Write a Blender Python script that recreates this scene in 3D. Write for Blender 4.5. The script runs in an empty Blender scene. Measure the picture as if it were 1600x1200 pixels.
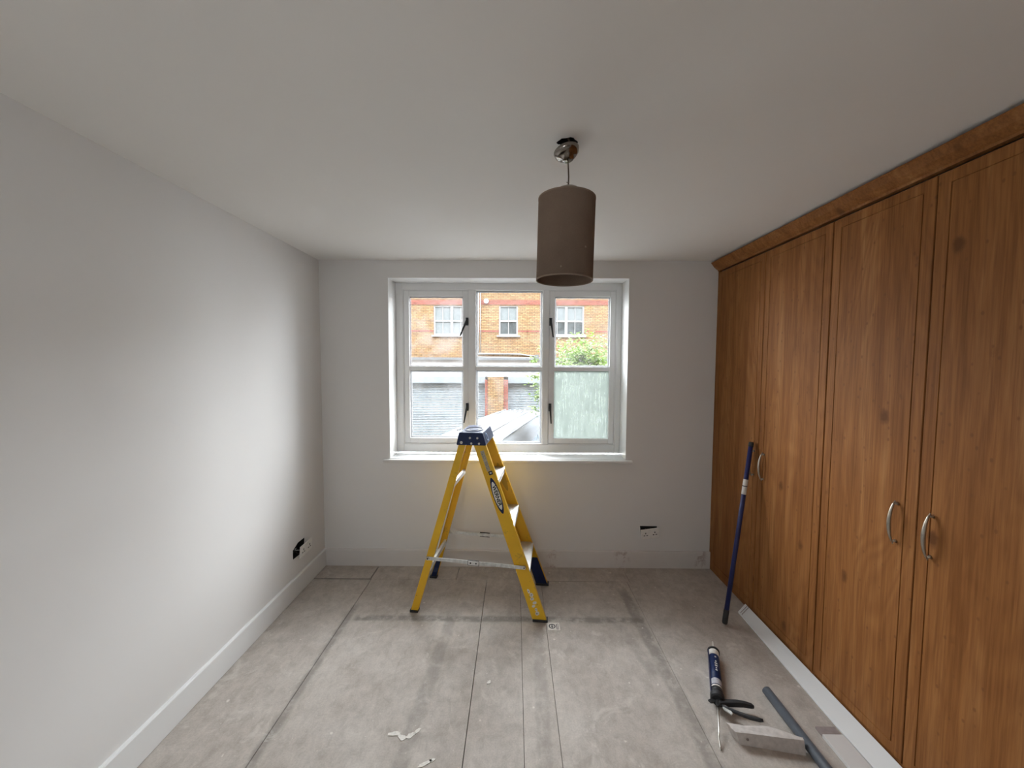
import bpy, bmesh, math, random
from mathutils import Vector, Matrix
random.seed(7)
SC = bpy.context.scene
COL = SC.collection

# ------------------------------------------------------------------ camera
PITCH, YAW, ROLL, CAMH = .0537, .0076, .0045, 1.615
cp, sp, cy, sy, cr, sr = (math.cos(PITCH), math.sin(PITCH), math.cos(YAW), math.sin(YAW), math.cos(ROLL), math.sin(ROLL))
fw = Vector((-sy*cp, cy*cp, -sp)); rt = Vector((cy, sy, 0)); up = rt.cross(fw)
rt2 = rt*cr + up*sr; up2 = up*cr - rt*sr
cd = bpy.data.cameras.new('camera'); cd.sensor_width = 36; cd.lens = 13.5; cd.clip_start = .02; cd.clip_end = 200
cam = bpy.data.objects.new('camera', cd); COL.objects.link(cam)
cam.matrix_world = Matrix(((rt2.x, up2.x, -fw.x, 0), (rt2.y, up2.y, -fw.y, 0), (rt2.z, up2.z, -fw.z, CAMH), (0, 0, 0, 1)))
SC.camera = cam
# ------------------------------------------------------------------ overcast sky, exposure
SC.view_settings.view_transform = 'Standard'; SC.view_settings.look = 'None'
SC.view_settings.gamma = 1; SC.view_settings.use_curve_mapping = False
SC.view_settings.exposure = 4.68
w = bpy.data.worlds.new('overcast'); SC.world = w; w.use_nodes = True
nt = w.node_tree; nt.nodes.clear()
wo = nt.nodes.new('ShaderNodeOutputWorld'); bg = nt.nodes.new('ShaderNodeBackground')
tc = nt.nodes.new('ShaderNodeTexCoord'); sx = nt.nodes.new('ShaderNodeSeparateXYZ'); mr = nt.nodes.new('ShaderNodeMapRange')
nt.links.new(tc.outputs['Generated'], sx.inputs[0]); nt.links.new(sx.outputs['Z'], mr.inputs[0])
mr.inputs[1].default_value = 0; mr.inputs[2].default_value = 1; mr.inputs[3].default_value = .72; mr.inputs[4].default_value = 1.36
nt.links.new(mr.outputs[0], bg.inputs['Strength']); bg.inputs['Color'].default_value = (.90, .955, 1, 1)
nt.links.new(bg.outputs[0], wo.inputs[0])
# sampling portal in the window opening (emits nothing itself, only steers the sky sampling)
pd = bpy.data.lights.new('window_portal', 'AREA'); pd.shape = 'RECTANGLE'; pd.size = 1.86; pd.size_y = 1.42
pd.cycles.is_portal = True
po = bpy.data.objects.new('window_portal', pd); COL.objects.link(po)
po.location = (-.052, 3.26, 1.56); po.rotation_euler = (math.radians(-90), 0, 0)

pd2 = pd.copy(); pd2.size = .52; pd2.size_y = .42
po2 = bpy.data.objects.new('fill_window_portal', pd2); COL.objects.link(po2)  # sky sampling for the added fill window behind the camera
po2.location = (-.79, -1.12, 1.83); po2.rotation_euler = (math.radians(90), 0, 0)

# ------------------------------------------------------------------ helpers
def tag(o, label=None, cat=None, group=None, kind=None):
    if label: o['label'] = label
    if cat: o['category'] = cat
    if group: o['group'] = group
    if kind: o['kind'] = kind
    return o
def empty(name, loc=(0, 0, 0), rz=0):
    o = bpy.data.objects.new(name, None); COL.objects.link(o); o.location = loc; o.rotation_euler = (0, 0, rz)
    o.empty_display_size = .1
    return o
class MB:
    def __init__(s): s.v = []; s.f = []; s.m = []; s.sm = []
    def add(s, vs, fs, mi=0, smooth=False):
        b = len(s.v); s.v += [tuple(p) for p in vs]
        for f in fs: s.f.append([b+i for i in f]); s.m.append(mi); s.sm.append(smooth)
        return s
    def box(s, x0, x1, y0, y1, z0, z1, mi=0, M=None):
        vs = [Vector(p) for p in ((x0,y0,z0),(x1,y0,z0),(x1,y1,z0),(x0,y1,z0),(x0,y0,z1),(x1,y0,z1),(x1,y1,z1),(x0,y1,z1))]
        if M: vs = [M @ p for p in vs]
        return s.add(vs, [(0,3,2,1),(4,5,6,7),(0,1,5,4),(1,2,6,5),(2,3,7,6),(3,0,4,7)], mi)
    def tube(s, pts, rad, n=16, mi=0, cap=True, M=None):
        pts = [Vector(p) for p in pts]
        if not hasattr(rad, '__len__'): rad = [rad]*len(pts)
        rings = []; ref = None
        for i, p in enumerate(pts):
            d = (pts[min(i+1, len(pts)-1)] - pts[max(i-1, 0)]).normalized()
            if ref is None: ref = d.orthogonal().normalized()
            ref = (ref - d*ref.dot(d)).normalized(); b = d.cross(ref)
            rings.append([p + (ref*math.cos(2*math.pi*k/n) + b*math.sin(2*math.pi*k/n))*rad[i] for k in range(n)])
        vs = [q for r in rings for q in r]
        if M: vs = [M @ q for q in vs]
        fs = [(i*n+k, i*n+(k+1) % n, (i+1)*n+(k+1) % n, (i+1)*n+k) for i in range(len(pts)-1) for k in range(n)]
        b = len(s.v); s.add(vs, fs, mi, True)
        if cap:
            s.f.append([b+k for k in reversed(range(n))]); s.m.append(mi); s.sm.append(False)
            s.f.append([b+(len(pts)-1)*n+k for k in range(n)]); s.m.append(mi); s.sm.append(False)
        return s
    def prism(s, poly, a, b, axis='z', mi=0, M=None):
        n = len(poly)
        def P(u, v, t): return Vector({'z': (u, v, t), 'y': (u, t, v), 'x': (t, u, v)}[axis])
        vs = [P(u, v, a) for u, v in poly] + [P(u, v, b) for u, v in poly]
        if M: vs = [M @ q for q in vs]
        return s.add(vs, [list(reversed(range(n))), list(range(n, 2*n))] + [(i, (i+1) % n, n+(i+1) % n, n+i) for i in range(n)], mi)
    def loft(s, rings, mi=0, smooth=False, cap=True):
        n = len(rings[0]); vs = [q for r in rings for q in r]; b = len(s.v)
        s.add(vs, [(i*n+k, i*n+(k+1) % n, (i+1)*n+(k+1) % n, (i+1)*n+k) for i in range(len(rings)-1) for k in range(n)], mi, smooth)
        if cap:
            s.f.append([b+k for k in reversed(range(n))]); s.m.append(mi); s.sm.append(False)
            s.f.append([b+(len(rings)-1)*n+k for k in range(n)]); s.m.append(mi); s.sm.append(False)
        return s
    def build(s, name, mat, parent=None, bevel=0, fix=True, seg=2):
        me = bpy.data.meshes.new(name); me.from_pydata(s.v, [], s.f)
        for m in (mat if isinstance(mat, (list, tuple)) else [mat]): me.materials.append(m)
        for p, mi, sm in zip(me.polygons, s.m, s.sm): p.material_index = mi; p.use_smooth = sm
        if fix:
            bm = bmesh.new(); bm.from_mesh(me); bmesh.ops.recalc_face_normals(bm, faces=bm.faces); bm.to_mesh(me); bm.free()
        me.update()
        o = bpy.data.objects.new(name, me); COL.objects.link(o)
        if parent: o.parent = parent
        if bevel:
            b = o.modifiers.new('bevel', 'BEVEL'); b.width = bevel; b.segments = seg; b.limit_method = 'ANGLE'; b.angle_limit = .6
        return o
def split(m, name, mat, parent=None, **k):
    """build every separate piece collected in m as an object of its own"""
    par = list(range(len(m.v)))
    def find(i):
        while par[i] != i: par[i] = par[par[i]]; i = par[i]
        return i
    for f in m.f:
        for j in f[1:]: par[find(j)] = find(f[0])
    groups = {}
    for fi, f in enumerate(m.f): groups.setdefault(find(f[0]), []).append(fi)
    out = []
    for g_ in groups.values():
        q = MB(); idx = {}
        for fi in g_:
            for j in m.f[fi]:
                if j not in idx: idx[j] = len(q.v); q.v.append(m.v[j])
            q.f.append([idx[j] for j in m.f[fi]]); q.m.append(m.m[fi]); q.sm.append(m.sm[fi])
        out.append(q.build(name, mat, parent, **k))
    return out
def sheet(name, P, outer, holes, T, mats, parent=None):
    """slab with holes; P(u,v,d) maps to space, d=0 is the room face. holes: (polygon, depth or None for through, material index)"""
    bm = bmesh.new()
    def loop(poly, d): return [bm.verts.new(P(u, v, d)) for u, v in poly]
    def ring(vs): return [bm.edges.new((vs[i], vs[(i+1) % len(vs)])) for i in range(len(vs))]
    def side(a, b, mi):
        for i in range(len(a)):
            f = bm.faces.new((a[i], a[(i+1) % len(a)], b[(i+1) % len(b)], b[i])); f.material_index = mi
    fo, bo = loop(outer, 0), loop(outer, T); ef, eb = ring(fo), ring(bo)
    pend = [(fo, bo, 0)]
    for poly, depth, mi in holes:
        a = loop(poly, 0); ef += ring(a)
        b = loop(poly, T if depth is None else depth)
        if depth is None: eb += ring(b)
        else: bm.faces.new(b).material_index = mi
        pend.append((a, b, mi))
    bmesh.ops.triangle_fill(bm, use_beauty=True, use_dissolve=False, edges=ef)
    bmesh.ops.triangle_fill(bm, use_beauty=True, use_dissolve=False, edges=eb)
    for a, b, mi in pend: side(a, b, mi)
    bmesh.ops.recalc_face_normals(bm, faces=bm.faces)
    me = bpy.data.meshes.new(name); bm.to_mesh(me); bm.free()
    for m in mats: me.materials.append(m)
    o = bpy.data.objects.new(name, me); COL.objects.link(o); tag(o, kind='structure')
    return o
def text(name, body, size, mat, M, parent, ext=.0003, bold=0, sx=1):
    c = bpy.data.curves.new(name, 'FONT'); c.body = body; c.size = size; c.align_x = 'CENTER'; c.align_y = 'CENTER'
    c.extrude = ext; c.offset = bold
    t = bpy.data.objects.new(name, c); COL.objects.link(t)
    me = bpy.data.meshes.new_from_object(t.evaluated_get(bpy.context.evaluated_depsgraph_get()))
    bpy.data.objects.remove(t); me.materials.clear(); me.materials.append(mat)
    me.transform(M @ Matrix.Diagonal((sx, 1, 1, 1)))
    me.name = name
    o = bpy.data.objects.new(name, me); COL.objects.link(o); o.parent = parent
    return o

# ------------------------------------------------------------------ materials
class N:
    def __init__(s, name):
        s.m = bpy.data.materials.new(name); s.m.use_nodes = True; s.t = s.m.node_tree
        s.b = s.t.nodes['Principled BSDF']; s.out = s.t.nodes['Material Output']
    def n(s, typ, **kw):
        x = s.t.nodes.new('ShaderNode'+typ)
        for k, v in kw.items(): setattr(x, k, v)
        return x
    def l(s, a, b): s.t.links.new(a, b)
    def co(s, scale=(1, 1, 1), loc=(0, 0, 0), kind='Object', rnd=0):
        t = s.n('TexCoord'); m = s.n('Mapping'); m.inputs['Scale'].default_value = scale; m.inputs['Location'].default_value = loc
        src = t.outputs[kind]
        if rnd:
            oi = s.n('ObjectInfo'); k = s.n('VectorMath', operation='SCALE'); k.inputs[0].default_value = (rnd, rnd*.7, rnd*1.3)
            s.l(oi.outputs['Random'], k.inputs['Scale']); a = s.n('VectorMath', operation='ADD')
            s.l(src, a.inputs[0]); s.l(k.outputs[0], a.inputs[1]); src = a.outputs[0]
        s.l(src, m.inputs[0]); return m.outputs[0]
    def noise(s, vec, scale=5, detail=4, rough=.5, dist=0):
        x = s.n('TexNoise'); s.l(vec, x.inputs['Vector']); x.inputs['Scale'].default_value = scale
        x.inputs['Detail'].default_value = detail; x.inputs['Roughness'].default_value = rough; x.inputs['Distortion'].default_value = dist
        return x.outputs['Fac']
    def ramp(s, fac, stops):
        r = s.n('ValToRGB'); e = r.color_ramp.elements
        while len(e) < len(stops): e.new(.5)
        for i, (p, c) in enumerate(stops):
            e[i].position = p; e[i].color = (*c, 1) if hasattr(c, '__len__') else (c, c, c, 1)
        s.l(fac, r.inputs[0]); return r.outputs[0]
    def mix(s, f, a, b, bt='MIX'):
        x = s.n('MixRGB', blend_type=bt)
        for v, i in ((f, 0), (a, 1), (b, 2)):
            if hasattr(v, 'is_output') or hasattr(v, 'links'): s.l(v, x.inputs[i])
            elif i == 0: x.inputs[0].default_value = v
            else: x.inputs[i].default_value = (*v, 1)
        return x.outputs[0]
    def math(s, op, a, b=0, c=0):
        x = s.n('Math', operation=op)
        for v, i in ((a, 0), (b, 1), (c, 2)):
            if hasattr(v, 'links'): s.l(v, x.inputs[i])
            else: x.inputs[i].default_value = v
        return x.outputs[0]
    def mrange(s, v, a, b, c=0, d=1, smooth=True):
        x = s.n('MapRange'); x.interpolation_type = 'SMOOTHSTEP' if smooth else 'LINEAR'
        s.l(v, x.inputs[0])
        for i, q in enumerate((a, b, c, d)): x.inputs[i+1].default_value = q
        return x.outputs[0]
    def col(s, v):
        if hasattr(v, 'links'): s.l(v, s.b.inputs['Base Color'])
        else: s.b.inputs['Base Color'].default_value = (*v, 1)
    def bump(s, h, strength=.2, dist=.002):
        x = s.n('Bump'); x.inputs['Strength'].default_value = strength; x.inputs['Distance'].default_value = dist
        s.l(h, x.inputs['Height']); s.l(x.outputs[0], s.b.inputs['Normal'])
def simple(name, c, rough=.5, metal=0, var=.08, scale=20, bump=0, spec=.5):
    k = N(name); k.b.inputs['Roughness'].default_value = rough; k.b.inputs['Metallic'].default_value = metal
    k.b.inputs['Specular IOR Level'].default_value = spec
    n = k.noise(k.co(), scale, 5, .6)
    k.col(k.ramp(n, [(.3, [x*(1-var) for x in c]), (.7, [min(1, x*(1+var)) for x in c])]))
    if bump: k.bump(n, bump, .001)
    return k.m
def paint(name, c, rough=.75, sc=180, st=.12):
    k = N(name); k.b.inputs['Roughness'].default_value = rough; k.b.inputs['Specular IOR Level'].default_value = .25
    big = k.noise(k.co(), 1.3, 3, .5)
    k.col(k.ramp(big, [(.3, [x*.97 for x in c]), (.7, c)]))
    k.bump(k.noise(k.co(), sc, 3, .6), st, .0008); return k.m
M = {}
M['wall'] = paint('wall_paint', (.765, .748, .728))
M['ceiling'] = paint('ceiling_paint', (.85, .825, .785))
M['gloss'] = paint('white_gloss', (.80, .80, .79), .35, 60, .05)
def skirt():
    k = N('skirting_paint'); k.b.inputs['Roughness'].default_value = .5; o = k.co(); s = k.n('SeparateXYZ'); k.l(o, s.inputs[0])
    nz = k.noise(o, 14, 5, .7, .6); c = k.ramp(k.noise(o, 3, 4, .6), [(.3, (.66, .63, .60)), (.7, (.73, .70, .68))])
    for cx, hw in ((.855, .07), (1.47, .05), (.30, .05)):
        d = k.math('ABSOLUTE', k.math('SUBTRACT', s.outputs[0], cx)); f = k.math('MULTIPLY', k.mrange(d, hw*.3, hw*1.2, 1, 0), k.mrange(nz, .45, .62, 0, .6))
        c = k.mix(f, c, (.33, .22, .19))
    k.col(c); return k.m
M['skirt'] = skirt()
M['boardgrey'] = paint('grey_white_board', (.70, .68, .66), .45, 60, .08)
def wood():
    k = N('oak_foil'); k.b.inputs['Roughness'].default_value = .52; k.b.inputs['Specular IOR Level'].default_value = .10
    base = k.co(rnd=37)
    # slow warp, gives cathedral figures
    mp = k.n('Mapping'); mp.inputs['Scale'].default_value = (1, 1, .22); k.l(base, mp.inputs[0])
    warp = k.noise(mp.outputs[0], 3.2, 3, .5, .6)
    rings = k.math('MULTIPLY', warp, 16)
    fr = k.math('FRACT', rings)
    tri = k.math('ABSOLUTE', k.math('SUBTRACT', fr, .5))
    fig = k.mrange(tri, 0, .5)
    mp2 = k.n('Mapping'); mp2.inputs['Scale'].default_value = (60, 60, 1.6); k.l(base, mp2.inputs[0])
    grain = k.noise(mp2.outputs[0], 2.2, 6, .65, .2)
    mp3 = k.n('Mapping'); mp3.inputs['Scale'].default_value = (9, 9, .55); k.l(base, mp3.inputs[0])
    bands = k.noise(mp3.outputs[0], 1.6, 4, .55, .4)
    c = k.ramp(bands, [(.28, (.225, .088, .026)), (.5, (.315, .132, .042)), (.74, (.40, .185, .068))])
    c = k.mix(k.math('MULTIPLY', fig, .38), c, (.215, .082, .026))
    c = k.mix(.75, c, k.ramp(grain, [(.33, (.62, .58, .55)), (.60, (1.0, 1.0, 1.0)), (.85, (1.08, 1.08, 1.08))]), 'MULTIPLY')
    mp4 = k.n('Mapping'); mp4.inputs['Scale'].default_value = (1, 1, .65); k.l(base, mp4.inputs[0])
    vo = k.n('TexVoronoi'); vo.inputs['Scale'].default_value = 5.5; k.l(mp4.outputs[0], vo.inputs['Vector'])
    nn = k.noise(base, 45, 3, .6)
    d = k.math('ADD', vo.outputs['Distance'], k.math('MULTIPLY', k.math('SUBTRACT', nn, .5), .10))
    knot = k.mrange(d, .05, .15, .9, 0)
    c = k.mix(knot, c, (.13, .05, .018))
    vo2 = k.n('TexVoronoi'); vo2.inputs['Scale'].default_value = 26; k.l(mp4.outputs[0], vo2.inputs['Vector'])
    c = k.mix(k.mrange(vo2.outputs['Distance'], .07, .17, .6, 0), c, (.17, .07, .027))
    k.col(c); k.bump(grain, .12, .0006); return k.m
M['wood'] = wood()
def floor_mat():
    k = N('flooring_board'); k.b.inputs['Roughness'].default_value = .72; k.b.inputs['Specular IOR Level'].default_value = .3
    o = k.co(); s = k.n('SeparateXYZ'); k.l(o, s.inputs[0]); X, Y = s.outputs[0], s.outputs[1]
    big = k.noise(o, 1.7, 5, .6, .4); mid = k.noise(o, 9, 5, .65, .3); fine = k.noise(o, 140, 3, .7)
    c = k.ramp(big, [(.3, (.43, .38, .335)), (.55, (.50, .455, .41)), (.75, (.53, .49, .45))])
    c = k.mix(.65, c, k.ramp(mid, [(.32, (.80, .775, .75)), (.5, (.98, .97, .96)), (.66, (1.10, 1.10, 1.10))]), 'MULTIPLY')
    mid2 = k.noise(k.co(scale=(1, .6, 1), loc=(3, 1, 0)), 26, 5, .7, .6)
    c = k.mix(.8, c, k.ramp(mid2, [(.35, (.86, .85, .84)), (.52, (1.0, 1.0, 1.0)), (.68, (1.10, 1.09, 1.08))]), 'MULTIPLY')
    c = k.mix(.6, c, k.ramp(fine, [(.35, (.86, .86, .86)), (.65, (1.08, 1.08, 1.08))]), 'MULTIPLY')
    def xn(amp, sc):
        return k.math('MULTIPLY', k.math('SUBTRACT', k.noise(k.co(loc=(sc, 3, 0)), sc, 4, .6), .5), amp)
    brk = k.mrange(k.noise(k.co(scale=(1, 1, 1), loc=(5, 1, 2)), 11, 5, .7), .33, .58)
    def band(cx, hw, y0, y1, strength, slope=0, soft=.016, seed=3):
        nonlocal c
        xx = k.math('ADD', X, xn(.035, 4+seed)); xx = k.math('ADD', xx, k.math('MULTIPLY', k.math('SUBTRACT', Y, 1.9), slope))
        d = k.math('ABSOLUTE', k.math('SUBTRACT', xx, cx)); a = k.mrange(d, hw-soft, hw+soft, 1, 0)
        b = k.math('MULTIPLY', k.mrange(Y, y0-.05, y0), k.mrange(Y, y1, y1+.08, 1, 0))
        f = k.math('MULTIPLY', k.math('MULTIPLY', a, b), k.math('MULTIPLY', k.math('ADD', k.math('MULTIPLY', brk, .75), .25), strength))
        c = k.mix(f, c, (.25, .225, .20))
    band(-1.055, .022, -2, 2.42, .75, 0, .012, 1)
    band(-.425, .034, -2, 2.38, .50, -.06, .012, 2)
    band(.14, .030, -2, 2.28, .42, -.02, .01, 3)
    band(.80, .034, -2, 2.62, .70, .03, .012, 5)
    band(.745, .03, 1.95, 2.25, .45, .25, .02, 6)
    # cross band of old adhesive
    yy = k.math('ADD', Y, xn(.03, 7)); d = k.math('ABSOLUTE', k.math('SUBTRACT', yy, 2.345))
    a = k.math('MULTIPLY', k.mrange(d, .012, .04, 1, 0), k.math('MULTIPLY', k.mrange(X, -1.03, -.98), k.mrange(X, .8, .84, 1, 0)))
    c = k.mix(k.math('MULTIPLY', a, k.math('MULTIPLY', brk, .8)), c, (.21, .195, .17))
    # grime near the rear-left and around the ladder
    g = k.mrange(k.noise(k.co(loc=(9, 4, 1)), 5, 6, .7, .5), .52, .72)
    c = k.mix(k.math('MULTIPLY', g, .30), c, (.33, .29, .255))
    # pale plaster smears and specks
    sm = k.mrange(k.noise(k.co(loc=(2, 8, 1)), 6.5, 7, .68, .8), .555, .68)
    c = k.mix(k.math('MULTIPLY', sm, .42), c, (.68, .64, .58))
    v = k.n('TexVoronoi'); v.inputs['Scale'].default_value = 9; k.l(o, v.inputs['Vector'])
    dd = k.math('ADD', v.outputs['Distance'], k.math('MULTIPLY', k.noise(o, 60, 2, .5), .16))
    c = k.mix(k.mrange(dd, .115, .15, .75, 0), c, (.72, .68, .62))
    v = k.n('TexVoronoi'); v.inputs['Scale'].default_value = 23; k.l(o, v.inputs['Vector'])
    c = k.mix(k.mrange(v.outputs['Distance'], .05, .09, .4, 0), c, (.70, .66, .60))
    k.col(c); k.bump(fine, .15, .0006); return k.m
M['board'] = floor_mat()
M['dark'] = simple('dark_cavity', (.02, .018, .016), .9)
M['yellow'] = None
def fibreglass():
    k = N('yellow_fibreglass'); k.b.inputs['Roughness'].default_value = .42
    n = k.noise(k.co(), 14, 6, .7); big = k.noise(k.co(), 3.5, 3, .6)
    c = k.ramp(big, [(.35, (.72, .40, .008)), (.7, (.83, .50, .015))])
    c = k.mix(k.mrange(n, .58, .72, 0, .55), c, (.30, .18, .03))
    sp_ = k.n('TexVoronoi'); sp_.inputs['Scale'].default_value = 26; k.l(k.co(), sp_.inputs['Vector'])
    c = k.mix(k.mrange(sp_.outputs['Distance'], .05, .10, .7, 0), c, (.14, .09, .03))
    k.col(c); return k.m
M['yellow'] = fibreglass()
M['alu'] = simple('aluminium', (.74, .74, .73), .42, .55, .12, 30)
M['alu_dull'] = simple('dull_aluminium', (.60, .61, .59), .5, .2, .25, 40)
M['rivet'] = simple('rivet_steel', (.62, .60, .55), .35, .9, .2, 60)
M['navy'] = simple('navy_plastic', (.010, .021, .075), .45, 0, .2, 30, 0, .25)
M['rubber'] = simple('black_rubber', (.02, .02, .022), .6, 0, .2, 30)
M['sticker'] = simple('white_sticker', (.72, .68, .62), .6, 0, .12, 90)
M['black'] = simple('black_print', (.015, .015, .018), .5, 0, .1, 60)
M['pole'] = simple('blue_painted_steel', (.012, .018, .10), .4, 0, .15, 40)
M['shade'] = None
def fabric():
    k = N('brown_fabric'); k.b.inputs['Roughness'].default_value = .9; k.b.inputs['Specular IOR Level'].default_value = .15
    wv = k.noise(k.co(scale=(1, 1, 6)), 160, 3, .6); b = k.noise(k.co(), 9, 4, .6)
    c = k.ramp(b, [(.3, (.195, .138, .102)), (.7, (.225, .162, .120))])
    c = k.mix(.6, c, k.ramp(wv, [(.3, (.85, .85, .85)), (.7, (1.1, 1.1, 1.1))]), 'MULTIPLY')
    v = k.n('TexVoronoi'); v.inputs['Scale'].default_value = 16; k.l(k.co(), v.inputs['Vector'])
    c = k.mix(k.mrange(v.outputs['Distance'], .04, .07, .5, 0), c, (.5, .42, .34))
    k.col(c); k.bump(wv, .2, .0005); return k.m
M['shade'] = fabric()
M['chrome'] = simple('chrome', (.30, .27, .24), .16, 1, .1, 30)
M['cord'] = simple('brown_cord', (.10, .07, .05), .7)
M['ivory'] = simple('pale_plastic', (.34, .29, .24), .6)
M['pewter'] = simple('antique_pewter', (.44, .40, .34), .32, .95, .15, 60)
M['socket'] = simple('white_socket', (.86, .84, .80), .35, 0, .05, 40)
M['greyplastic'] = simple('dark_grey_plastic', (.075, .085, .10), .55, 0, .2, 25, .1)
M['mauve'] = simple('unpainted_end', (.30, .25, .24), .7, 0, .12, 40)
M['whitepaper'] = simple('worn_white_paint', (.62, .58, .55), .6, 0, .14, 45)
M['steel'] = simple('steel_rod', (.55, .54, .50), .3, .9)
M['black_handle'] = simple('black_iron', (.02, .02, .02), .45, .3)
def brick(name, c1, c2, mortar, sx=1., vertical_axis='xz'):
    k = N(name); k.b.inputs['Roughness'].default_value = .9; k.b.inputs['Specular IOR Level'].default_value = .15
    t = k.n('TexCoord'); s = k.n('SeparateXYZ'); cmb = k.n('CombineXYZ'); k.l(t.outputs['Object'], s.inputs[0])
    k.l(k.math('ADD', s.outputs[0], s.outputs[1]), cmb.inputs[0]); k.l(s.outputs[2], cmb.inputs[1])
    b = k.n('TexBrick'); k.l(cmb.outputs[0], b.inputs['Vector'])
    b.inputs['Scale'].default_value = 1; b.inputs['Brick Width'].default_value = .225; b.inputs['Row Height'].default_value = .075
    b.inputs['Mortar Size'].default_value = .012; b.inputs['Mortar Smooth'].default_value = .2; b.inputs['Bias'].default_value = -.1
    b.inputs['Color1'].default_value = (*c1, 1); b.inputs['Color2'].default_value = (*c2, 1); b.inputs['Mortar'].default_value = (*mortar, 1)
    pn = k.noise(k.co(), 1.1, 4, .6)
    c = k.mix(.5, b.outputs['Color'], k.ramp(pn, [(.3, (.9, .86, .84)), (.7, (1.1, 1.1, 1.1))]), 'MULTIPLY')
    v = k.noise(k.co(scale=(4.4, 4.4, 13.3)), 1, 1, .5)
    c = k.mix(k.mrange(v, .60, .66, 0, .55), c, (c1[0]*.35, c1[1]*.33, c1[2]*.3))
    k.col(c); k.bump(b.outputs['Fac'], -.4, .01); return k.m
M['brick'] = brick('yellow_stock_brick', (.210, .143, .076), (.162, .095, .047), (.075, .054, .036))  # brick and other outdoor colours darkened, so the view holds at indoor exposure
M['redbrick'] = brick('red_brick', (.16, .052, .040), (.14, .042, .032), (.11, .07, .055))
M['outwhite'] = simple('darkened_white', (.27, .28, .29), .6, 0, .05, 4)  # outdoor whites darkened the same way for the indoor exposure
M['outwhite2'] = simple('upvc_white', (.20, .21, .215), .4, 0, .04, 4)
M['outgrey'] = simple('grey_coping', (.085, .092, .10), .7, 0, .1, 6)
M['shutter'] = simple('galvanised_shutter', (.185, .216, .24), .5, .2, .14, 3)
M['shutterbox'] = simple('shutter_box', (.15, .172, .19), .5, .1, .08, 3)
M['pane_far'] = simple('far_pane', (.035, .045, .05), .15, 0, .35, 3)
M['curtain'] = simple('net_curtain', (.095, .11, .115), .8, 0, .12, 9)
M['asphalt'] = simple('asphalt', (.09, .09, .092), .85, 0, .15, 12)
M['pave'] = simple('paving', (.16, .155, .145), .85, 0, .15, 5)
M['tile_roof'] = simple('roof_tiles', (.10, .07, .055), .8, 0, .2, 6)
M['van'] = simple('white_car_paint', (.082, .088, .096), .4, 0, .03, 3)
M['vanline'] = simple('van_grey_trim', (.05, .06, .07), .5)
M['vanglass'] = simple('tinted_window', (.095, .12, .14), .12, 0, .1, 3)
M['tyre'] = simple('tyre', (.015, .015, .015), .8)
M['bark'] = simple('bark', (.07, .05, .035), .9, 0, .3, 12)
def leafmat():
    k = N('young_leaf'); oi = k.noise(k.co(), 3, 3, .6); f = k.noise(k.co(), 40, 2, .5)
    c = k.ramp(k.math('ADD', k.math('MULTIPLY', oi, .5), k.math('MULTIPLY', f, .5)), [(.35, (.060, .105, .022)), (.55, (.115, .175, .042)), (.7, (.18, .24, .075))])
    k.col(c); k.b.inputs['Roughness'].default_value = .6
    tr = k.n('BsdfTranslucent'); k.l(c, tr.inputs[0]); mx = k.n('MixShader'); mx.inputs[0].default_value = .35
    k.l(k.b.outputs[0], mx.inputs[1]); k.l(tr.outputs[0], mx.inputs[2]); k.l(mx.outputs[0], k.out.inputs[0]); return k.m
M['leaf'] = leafmat()
def glass(name, fog_all, streak, edge, seed, warm=(1, 1, 1)):
    """clear pane with condensation: edge = width of the misted border, fog_all = mist over the whole pane"""
    k = N(name); k.t.nodes.remove(k.b)
    tr = k.n('BsdfTransparent'); gl = k.n('BsdfGlossy'); gl.inputs['Roughness'].default_value = .03
    lw = k.n('LayerWeight'); lw.inputs['Blend'].default_value = .12
    m1 = k.n('MixShader'); k.l(k.math('MULTIPLY', lw.outputs['Fresnel'], .7), m1.inputs[0]); k.l(tr.outputs[0], m1.inputs[1]); k.l(gl.outputs[0], m1.inputs[2])
    fogd = k.n('BsdfTranslucent'); fogd.inputs[0].default_value = (.17*warm[0], .17*warm[1], .17*warm[2], 1)
    g = k.n('TexCoord'); s = k.n('SeparateXYZ'); k.l(g.outputs['Generated'], s.inputs[0]); X, Z = s.outputs[0], s.outputs[2]
    so = k.n('SeparateXYZ'); k.l(g.outputs['Object'], so.inputs[0])
    nz = k.noise(k.co(loc=(seed, 0, seed)), 34, 4, .6)
    ex = k.math('SUBTRACT', .5, k.math('ABSOLUTE', k.math('SUBTRACT', X, .5)))
    ez = k.math('SUBTRACT', .5, k.math('ABSOLUTE', k.math('SUBTRACT', Z, .5)))
    e = k.math('MINIMUM', ex, k.math('MULTIPLY', ez, 1.3))
    e = k.math('ADD', e, k.math('MULTIPLY', k.math('SUBTRACT', nz, .5), .03))
    f = k.mrange(e, edge*.35, edge, .85, 0)
    if streak:
        a = k.noise(k.co(scale=(1, 1, .07), loc=(seed, 0, 0)), 90, 5, .65, .4)
        b = k.noise(k.co(scale=(1, 1, .8), loc=(0, 0, seed)), 13, 4, .6)
        st = k.mrange(k.math('ADD', k.math('MULTIPLY', a, .65), k.math('MULTIPLY', b, .35)), .30, .72, fog_all*.72, min(1, fog_all*1.14))
        f = k.math('MAXIMUM', f, st)
    elif fog_all:
        b = k.noise(k.co(loc=(0, 0, seed)), 7, 5, .65)
        f = k.math('MAXIMUM', f, k.mrange(b, .35, .68, 0, fog_all))
    m2 = k.n('MixShader'); k.l(f, m2.inputs[0]); k.l(m1.outputs[0], m2.inputs[1]); k.l(fogd.outputs[0], m2.inputs[2])
    k.l(m2.outputs[0], k.out.inputs[0]); return k.m

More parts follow.
